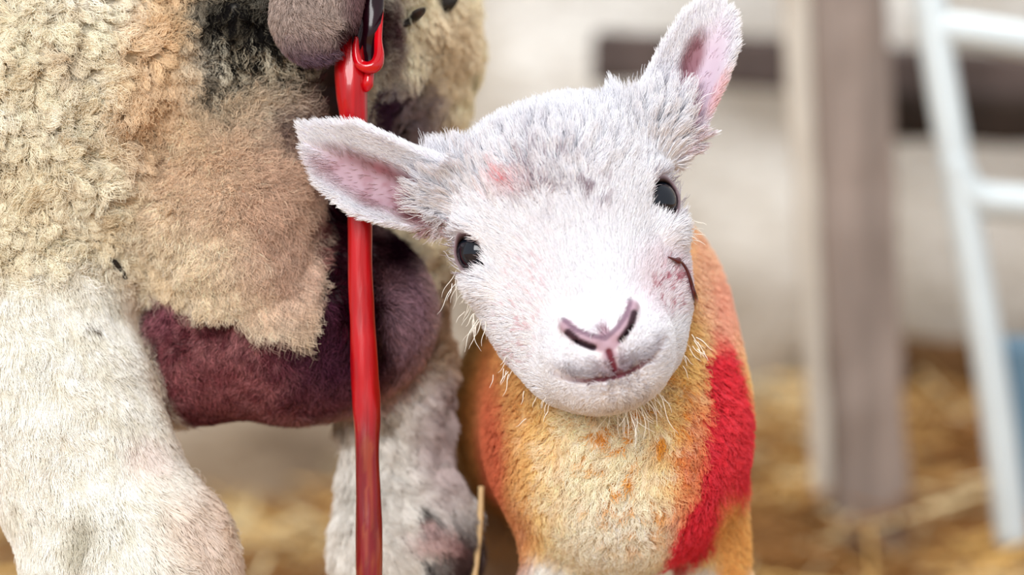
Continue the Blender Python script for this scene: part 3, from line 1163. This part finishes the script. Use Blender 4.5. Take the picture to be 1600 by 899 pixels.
def ewe_regions(P):
    u, v = flat(P)
    wob = 14 * noise(P, 40, 51, 2)
    legx = np.interp(v, [330, 400, 440, 570, 680, 780, 899, 1000], [150, 176, 206, 240, 281, 332, 390, 400])
    leg = sstep(14, -14, u + 0.4 * wob - legx) * sstep(395, 470, v + wob)
    ud = 1 - sstep(14, 34, ell(P, C(450, 492, 360), (243, 178, 205)))
    ud = np.maximum(ud, 1 - sstep(14, 34, ell(P, C(300, 560, 350), (110, 108, 150))))
    # lower edge of the woolly twist hanging over the udder
    edge = np.interp(u, [190, 240, 275, 330, 400, 470, 500, 520], [360, 385, 420, 468, 505, 515, 440, 300]) + wob
    twist = sstep(14, -14, v - edge) * sstep(526, 500, u + 0.6 * wob)
    ud = ud * (1 - twist) * (1 - leg) * sstep(700, 690, v) * (P[:, 2] < 600)
    tail = 1 - sstep(4, 22, chain(P, [(C(520, -300, 130), 84), (C(505, -80, 70), 76), (C(492, 24, 62), 68)]))
    rleg = (P[:, 2] > 300) * (u > 500) * sstep(560, 600, v) * (1 - ud)
    clx = np.interp(v, [-60, 60, 120, 300, 400, 480, 640], [585, 545, 522, 524, 545, 560, 600])
    clw = np.interp(v, [-60, 100, 200, 330, 420, 520, 620], [24, 24, 32, 42, 52, 42, 14])
    cl = (1 - sstep(0.55, 1.2, np.abs(u + 0.5 * wob - clx) / clw)) * sstep(0, 60, v) * sstep(620, 540, v) * (P[:, 2] < 480)
    rth = sstep(575, 610, u) * sstep(330, 260, v) * (1 - ud)
    return u, v, leg, ud, twist, tail, rleg, cl, rth


def ewe_colour(P):
    u, v, leg, ud, twist, tail, rleg, cl, rth = ewe_regions(P)
    n1, n2, n3 = noise(P, 60, 61, 3), noise(P, 16, 62, 2), noise(P, 7, 63, 2)
    c = np.tile(lin(240, 232, 210), (len(P), 1))
    c = paint(c, sstep(0, 0.9, n1) * 0.7, (250, 244, 230))
    c = paint(c, sstep(-0.1, -0.8, n1) * 0.6, (230, 213, 180))
    c = paint(c, sstep(0.2, 0.7, n2) * 0.35, (206, 184, 146))
    c = paint(c, blob(u, v, 245, 60, 60, 150, 0.6, 15) * 0.55, (226, 186, 138))
    c = paint(c, blob(u, v, 280, 215, 90, 80, 0.6) * 0.6, (226, 188, 146))
    c = paint(c, blob(u, v, 180, 270, 70, 70, 0.6) * sstep(-.2, .6, n2) * 0.6, (160, 130, 96))
    c = paint(c, blob(u, v, 90, 90, 30, 20, 0.7) * 0.35, (168, 132, 96))
    # twist: tan, pinker to the right
    c = paint(c, blob(u, v, 375, 330, 150, 170, 0.5) * 0.75, (228, 206, 178))
    c = paint(c, blob(u, v, 455, 330, 90, 170, 0.6) * 0.6, (196, 158, 144))
    c = paint(c, blob(u, v, 350, 290, 110, 60, .6) * 0.4, (214, 178, 150))
    c = paint(c, blob(u, v, 500, 330, 26, 150, 0.6) * sstep(-0.4, 0.5, n2) * 0.8, (118, 40, 52))
    c = paint(c, blob(u, v, 490, 180, 40, 70, 0.6) * 0.6, (140, 104, 100))
    c = paint(c, blob(u, v, 420, 200, 26, 20, 0.6) * 0.75, (72, 40, 46))
    c = paint(c, blob(u, v, 462, 208, 26, 18, 0.6) * 0.85, (92, 18, 36))
    # dung-stained wool below the tail
    dk = np.maximum(blob(u, v, 378, 50, 90, 82, 0.4, 20), blob(u, v, 345, 140, 40, 72, 0.45))
    dk = np.maximum(dk, blob(u, v, 430, 100, 60, 60, 0.5))
    c = paint(c, dk * 0.4, (120, 108, 88))
    c = paint(c, dk * sstep(-0.05, 0.3, n3 + 0.5 * n2 + 0.3 - 0.0035 * (v - 40)), (30, 28, 26))
    c = paint(c, blob(u, v, 375, 20, 70, 45, 0.5) * 0.85, (24, 22, 22))
    # left leg
    c = paint(c, leg * 0.95, (249, 247, 240))
    c = paint(c, leg * sstep(0.0, 0.7, n2) * 0.35, (214, 208, 186))
    c = paint(c, leg * sstep(40, 0, np.interp(v, [330, 400, 440, 570, 680, 780, 899], [150, 176, 206, 240, 281, 332, 390]) - u) * 0.55, (226, 196, 160))
    c = paint(c, leg * blob(u, v, 225, 705, 34, 34, 0.7) * 0.25, (232, 190, 184))
    c = paint(c, leg * blob(u, v, 320, 830, 70, 90, 0.7, -25) * 0.4, (234, 196, 172))
    c = paint(c, leg * blob(u, v, 120, 830, 18, 44, 0.7) * 0.6, (170, 160, 128))
    c = paint(c, leg * blob(u, v, 140, 505, 8, 5, 0.4), (84, 70, 56))
    # udder
    uc = np.tile(lin(132, 84, 86), (len(P), 1))
    uc = paint(uc, sstep(-0.2, 0.7, n2) * 0.6, (112, 54, 62))
    uc = paint(uc, sstep(0.1, 0.8, n1) * 0.5, (152, 106, 108))
    uc = paint(uc, sstep(-0.1, 0.5, noise(P, 24, 66, 3)) * 0.7, (76, 32, 40))
    uc = paint(uc, sstep(0.1, 0.7, n3) * 0.35, (170, 120, 122))
    uc = paint(uc, blob(u, v, 255, 440, 50, 70, .6) * 0.6, (152, 94, 110))
    uc = paint(uc, blob(u, v, 240, 390, 40, 26, .6) * 0.6, (164, 84, 92))
    uc = paint(uc, blob(u, v, 310, 500, 80, 50, .6) * sstep(-.3, .5, n2) * 0.7, (66, 24, 32))
    uc = paint(uc, blob(u, v, 320, 610, 80, 50, .6) * 0.4, (118, 60, 62))
    uc = paint(uc, blob(u, v, 520, 520, 80, 110, .6) * 0.85, (58, 26, 48))
    uc = paint(uc, blob(u, v, 645, 480, 50, 110, 0.5, 10) * 0.85, (150, 122, 134))
    uc = paint(uc, sstep(595, 665, u) * sstep(520, 400, v) * .5, (96, 58, 78))
    uc = paint(uc, sstep(0.82, 1.0, np.sqrt(((u - 450) / 243) ** 2 + ((v - 492) / 178) ** 2)) * sstep(420, 600, u) * 0.85, (196, 172, 166))
    uc = paint(uc, blob(u, v, 612, 380, 34, 50, .6), (26, 8, 18))
    c = c + (uc - c) * ud[:, None]
    # right thigh and leg
    c = paint(c, rth * 0.9, (252, 240, 214))
    c = paint(c, rth * blob(u, v, 690, 70, 40, 60, 0.6) * 0.5, (206, 176, 134))
    c = paint(c, rth * blob(u, v, 625, 185, 60, 60, 0.5, 30) * 0.85, (152, 134, 148))
    c = paint(c, rth * blob(u, v, 640, 110, 26, 50, 0.6, -30) * sstep(-.1, .5, n2) * 0.8, (110, 104, 90))
    c = paint(c, rth * blob(u, v, 672, 222, 40, 14, 0.6, 10) * sstep(-.2, .4, n2), (58, 46, 54))
    c = paint(c, rleg, (242, 238, 232))
    c = paint(c, (P[:, 2] > 300) * (1 - ud) * blob(u, v, 692, 520, 44, 80, .6) * 0.75, (158, 112, 70))
    c = paint(c, rleg * blob(u, v, 690, 680, 46, 110, .6) * 0.6, (172, 144, 148))
    c = paint(c, rleg * blob(u, v, 560, 650, 60, 30, .6) * 0.7, (150, 120, 82))
    c = paint(c, rleg * blob(u, v, 715, 865, 42, 60, .6) * 0.95, (62, 28, 28))
    c = paint(c, rleg * blob(u, v, 660, 810, 16, 14, .6), (80, 76, 74))
    c = paint(c, rleg * blob(u, v, 662, 876, 14, 12, .6), (66, 60, 60))
    c = paint(c, rleg * blob(u, v, 670, 835, 40, 18, .6) * 0.5, (206, 150, 150))
    # bare wet skin beside the cord
    c = paint(c, rth * blob(u, v, 598, 40, 26, 70, 0.6), (92, 54, 66))
    c = paint(c, blob(u, v, 592, 180, 26, 44, 0.6) * (1 - tail), (84, 56, 78))
    c = paint(c, blob(u, v, 556, 40, 46, 70, 0.5) * (1 - tail), (60, 22, 36))
    # tail
    c = paint(c, tail, (156, 140, 132))
    c = paint(c, tail * sstep(30, 85, v), (104, 84, 98))
    c = paint(c, tail * sstep(520, 556, u) * 0.7, (96, 58, 72))
    # cleft: blood-soaked, with its deep shade painted in near-black
    c = paint(c, cl, (30, 5, 14))
    c = paint(c, cl * sstep(0.1, .7, n2) * 0.4, (78, 18, 36))
    c = paint(c, sstep(1600, 1640, P[:, 1]), (52, 46, 42))
    return c


u, v, leg, ud, twist, tail, rleg, cl, rth = ewe_regions(VE)
wool = (1 - leg) * (1 - ud) * (1 - tail) * (1 - cl) * (VE[:, 2] < 900)
warp = VE + 16 * np.stack([noise(VE, 60, 85 + i, 2) for i in range(3)], 1)
lump = 24 * (np.abs(noise(warp * np.array((1, .75, 1)), 34, 81, 2)) ** 0.6 - 0.5) + 10 * noise(VE, 80, 82, 2)
lump = lump * wool * (1 - 0.6 * twist * blob(u, v, 420, 380, 120, 150, .5)) + 5 * noise(VE, 60, 83, 2) * leg + 2.5 * noise(VE, 22, 84, 2) * ud
lump = lump + 8 * twist * sstep(150, 260, u) * sstep(520, 380, u) * sstep(330, 460, v)
VE2 = VE + NE * lump[:, None]
ce = ewe_colour(VE)
ewe = make_mesh('ewe', q2w(VE2), QE, SKIN, col=ce * (0.97 - 0.5 * wool)[:, None] * np.array((1, .97, .92)))
ft = q2w(np.array([C(235, 1770, 190)]))[0]
set_origin(ewe, (ft[0], ft[1], 0))
tag(ewe, 'cream woolled ewe seen from behind with swollen purple udder, standing left of the lamb', 'sheep')

visE = sstep(0.5, -0.15, NE[:, 2]) * (0.1 + 0.9 * (VE[:, 2] < 700)) * (VE[:, 0] > -200) * (VE[:, 1] < 1050) * (VE[:, 1] > -150)


def ewe_fur(name, mask, count, seed, comb_fn, length, lift, **kw):
    P, n, t3, w3 = roots(VE2, QE, NE, count, mask * visE, seed)
    t = (VE[t3] * w3[..., None]).sum(1)
    c_ = np.clip(ewe_colour(t) * kw.pop('tint', 1.0), 0, 0.95)
    u, v = flat(P)
    make_fur(name, ewe, P, n, comb_fn(P, u, v), length(P, u, v), np.full(len(P), lift), c_, seed=seed, **kw)


one = lambda L_: (lambda P, u, v: np.full(len(P), float(L_)))
down = lambda P, u, v: np.tile(np.array((0.1, 1.0, 0.1)), (len(P), 1))
tw = twist * blob(u, v, 385, 360, 140, 170, 0.4) * (1 - cl)
fleece_m = wool * (1 - tw) * (1 - rleg)
ewe_fur('fleece', fleece_m, 150000, 21, lambda P, u, v: np.stack([0.3 + noise(P, 50, 91, 2), 0.5 + noise(P, 50, 92, 2), 0 * u], 1),
        one(30), 0.4, mat=WOOL, pts=8, radius=0.62, clump=0.8, cell=21, curl=0.3, curlf=1.7, jitter=0.35, wander=1.3, cvar=0.1)
ewe_fur('twist_wool', tw * (1 - cl), 52000, 22,
        lambda P, u, v: np.stack([0.2 + 0.8 * (u - 350) / 150, 0.45 + (v - 300) / 170, 0 * u], 1),
        lambda P, u, v: (30 + 22 * sstep(330, 440, u)) * (1 - 0.5 * sstep(450, 500, u)), 0.36, mat=WOOL, pts=8, radius=0.55, clump=0.6, cell=13, curl=0.22, curlf=1.6, jitter=0.4, wander=0.9, cvar=0.26)
ewe_fur('leg_hair', np.maximum(leg, rleg), 90000, 23, lambda P, u, v: np.stack([0.35 + 0.5 * sstep(150, 330, u), 1 + 0 * u, 0 * u], 1),
        lambda P, u, v: 26 + 10 * sstep(600, 850, v), 0.26, mat=FUR, pts=6, radius=0.58, clump=0.55, cell=15, curl=0.12, curlf=1.0, jitter=0.25, wander=0.6)
ewe_fur('udder_hair', ud * (1 - 0.7 * cl), 45000, 24, lambda P, u, v: np.stack([0.25 * noise(P, 60, 95), 0.8 + 0 * u, 0 * u], 1),
        lambda P, u, v: 13 + 12 * sstep(380, 460, u), 0.36, tint=1.25, cvar=0.45, mat=FUR, pts=5, radius=0.45, clump=0.4, cell=10, curl=0.15, curlf=1.0, jitter=0.5, wander=0.8)
ewe_fur('tail_hair', tail * (1 - cl), 22000, 25, lambda P, u, v: np.stack([0.4 + 0 * u, 1 + 0 * u, 0 * u], 1),
        lambda P, u, v: 17 + 16 * sstep(40, 90, v), 0.25, mat=FUR, pts=6, radius=0.5, clump=0.5, cell=12, curl=0.14, jitter=0.3, wander=0.6, cvar=0.3, tint=1.2)

# dung tags and grit caught in the wool
DUNG = plain('dried_dung', (34, 28, 24), 0.7, 0.3, var=0.4, scale=90)


def lumpy(path, rad_, seed, mat, name, parent, seg=12):
    p = smooth_path(path, 20)
    r = np.interp(np.linspace(0, 1, 20), np.linspace(0, 1, len(rad_)), rad_) * S
    V_, F_ = tube(q2w(p), r, seg, 0.3, seed)
    return make_mesh(name, V_, F_, mat, parent)


lumpy([on_head(px, py, 14, f_ewe) for px, py in ((620, 38), (636, 27), (656, 13))], [4, 9, 8, 3], 3, DUNG, 'dung_tag', ewe)
lumpy([C(660, -22, 430), C(684, 0, 425), C(700, 3, 425), C(714, -4, 430)], [10, 18, 16, 6], 4, DUNG, 'dung_tag', ewe)
lumpy([on_head(165, 400, 12, f_ewe), on_head(176, 415, 12, f_ewe), on_head(189, 434, 12, f_ewe)], [2, 6, 5, 2], 5, DUNG, 'dung_tag', ewe)

# ------------------------------------------------------------------ the hanging birth cord
CORD, nt, b = new_mat('wet_red_membrane')
tc = nt.nodes.new('ShaderNodeTexCoord')
mp = nt.nodes.new('ShaderNodeMapping')
mp.inputs['Scale'].default_value = (260, 260, 18)
nz = nt.nodes.new('ShaderNodeTexNoise')
nz.inputs['Scale'].default_value = 1.0
nz.inputs['Detail'].default_value = 4
at = nt.nodes.new('ShaderNodeAttribute')
at.attribute_name = 'Col'
mx = nt.nodes.new('ShaderNodeMixRGB')
mx.blend_type = 'MULTIPLY'
rp = nt.nodes.new('ShaderNodeValToRGB')
rp.color_ramp.elements[0].position, rp.color_ramp.elements[1].position = 0.3, 0.65
rp.color_ramp.elements[0].color = (0.62, 0.5, 0.5, 1)
rp.color_ramp.elements[1].color = (1, 1, 1, 1)
mx.inputs[0].default_value = 0.8
nt.links.new(tc.outputs['Object'], mp.inputs[0])
nt.links.new(mp.outputs[0], nz.inputs['Vector'])
nt.links.new(nz.outputs['Fac'], rp.inputs['Fac'])
nt.links.new(at.outputs['Color'], mx.inputs[1])
nt.links.new(rp.outputs['Color'], mx.inputs[2])
nt.links.new(mx.outputs[0], b.inputs['Base Color'])
bp = nt.nodes.new('ShaderNodeBump')
bp.inputs['Distance'].default_value = 0.0006
nt.links.new(nz.outputs['Fac'], bp.inputs['Height'])
nt.links.new(bp.outputs[0], b.inputs['Normal'])
b.inputs['Roughness'].default_value = 0.3
b.inputs['Specular IOR Level'].default_value = 0.3
b.inputs['Coat Weight'].default_value = 0.45
b.inputs['Coat Roughness'].default_value = 0.05

pts = [(556, -40, 110, 16), (552, 30, 105, 20), (547, 80, 95, 24), (549, 130, 92, 26), (553, 180, 95, 23), (557, 260, 108, 20), (562, 340, 112, 19),
       (563, 420, 112, 19), (566, 500, 112, 21), (570, 580, 112, 23), (573, 650, 112, 22), (574, 720, 110, 20), (576, 800, 110, 21), (577, 900, 108, 21), (578, 1000, 108, 19),
       (580, 1120, 108, 16), (581, 1240, 108, 9)]
P4 = smooth_path(pts, 150)
path = np.array([C(*p[:3]) for p in P4])
V_, F_ = tube(q2w(path), P4[:, 3] * S, 28, 0.06, 9)
tt = np.repeat(P4[:, 1], 28)
cc = np.tile(lin(178, 3, 14), (len(V_), 1))
ang = np.tile(np.arange(28), 150) / 28 * 6.283
n_ = noise(np.stack((np.cos(ang) * 2, np.sin(ang) * 2, tt / 50), 1), 1.0, 4, 2)
cc = paint(cc, sstep(600, 720, tt) * 0.85, (112, 14, 24))
cc = paint(cc, sstep(640, 700, tt) * sstep(0.2, 0.6, n_) * 0.7, (150, 78, 40))
cc = paint(cc, sstep(60, 10, tt) * 0.9, (70, 8, 24))
cc = paint(cc, sstep(0.3, 0.8, n_) * 0.4, (150, 6, 22))
cord = make_mesh('umbilical_cord', V_, F_, CORD, col=cc)
tag(cord, 'wet red birth cord hanging from the ewe in front of her udder', 'cord')
set_origin(cord, q2w(np.array([C(557, -40, 110)]))[0])

DARKB = plain('dark_wet_clot', (30, 4, 14), 0.2, 0.25, coat=0.25, var=0.3, scale=60)
REDB = plain('bright_wet_blood', (186, 4, 18), 0.15, 0.4, coat=0.5, var=0.2, scale=60)


def cord_part(name, pts, mat, lump=0.15, seed=0, seg=20, n=40):
    p = smooth_path(pts, n)
    V_, F_ = tube(q2w(np.array([C(*k_[:3]) for k_ in p])), np.maximum(p[:, 3], 0.6) * S, seg, lump, seed)
    return make_mesh(name, V_, F_, mat, cord)


cord_part('membrane', [(582, -50, 110, 20), (581, 0, 100, 22), (580, 40, 95, 20), (579, 75, 92, 15), (577, 100, 88, 7), (576, 108, 88, 1)], DARKB, 0.18, 2)
cord_part('membrane', [(566, -50, 108, 10), (565, 10, 98, 12), (560, 50, 88, 12), (553, 85, 80, 9), (550, 105, 78, 2)], DARKB, 0.2, 6)
cord_part('blood_loop', [(556, 58, 72, 4), (556, 84, 68, 7), (562, 100, 64, 8.5), (574, 106, 62, 9.5), (587, 102, 64, 11), (592, 86, 68, 9), (591, 60, 76, 6), (594, 20, 90, 5), (597, -40, 100, 5)], REDB, 0.12, 3)
cord_part('blood_drop', [(579, 104, 76, 6), (577, 118, 76, 8), (575, 130, 76, 9), (573, 139, 78, 6), (571, 144, 80, 1)], REDB, 0.08, 4)

# pale strand of mucus and straw between the ewe's leg and the lamb
for nm, lab, pts, r0, rgb in (('straw_stalk', 'thin pale straw stalk standing upright between the ewe leg and the lamb', [C(752, 760, 420), C(750, 820, 415), C(744, 880, 410), C(736, 960, 400), C(715, 1300, 390), C(700, 1750, 380)], 6, (214, 180, 130)),):
    p = smooth_path(pts, 40)
    V_, F_ = tube(q2w(p), np.full(40, r0 * S), 8, 0.15, 2)
    o = make_mesh(nm, V_, F_, plain('pale_straw', rgb, 0.5))
    tag(o, lab, 'straw')
    set_origin(o, q2w(np.array(pts[-1])))
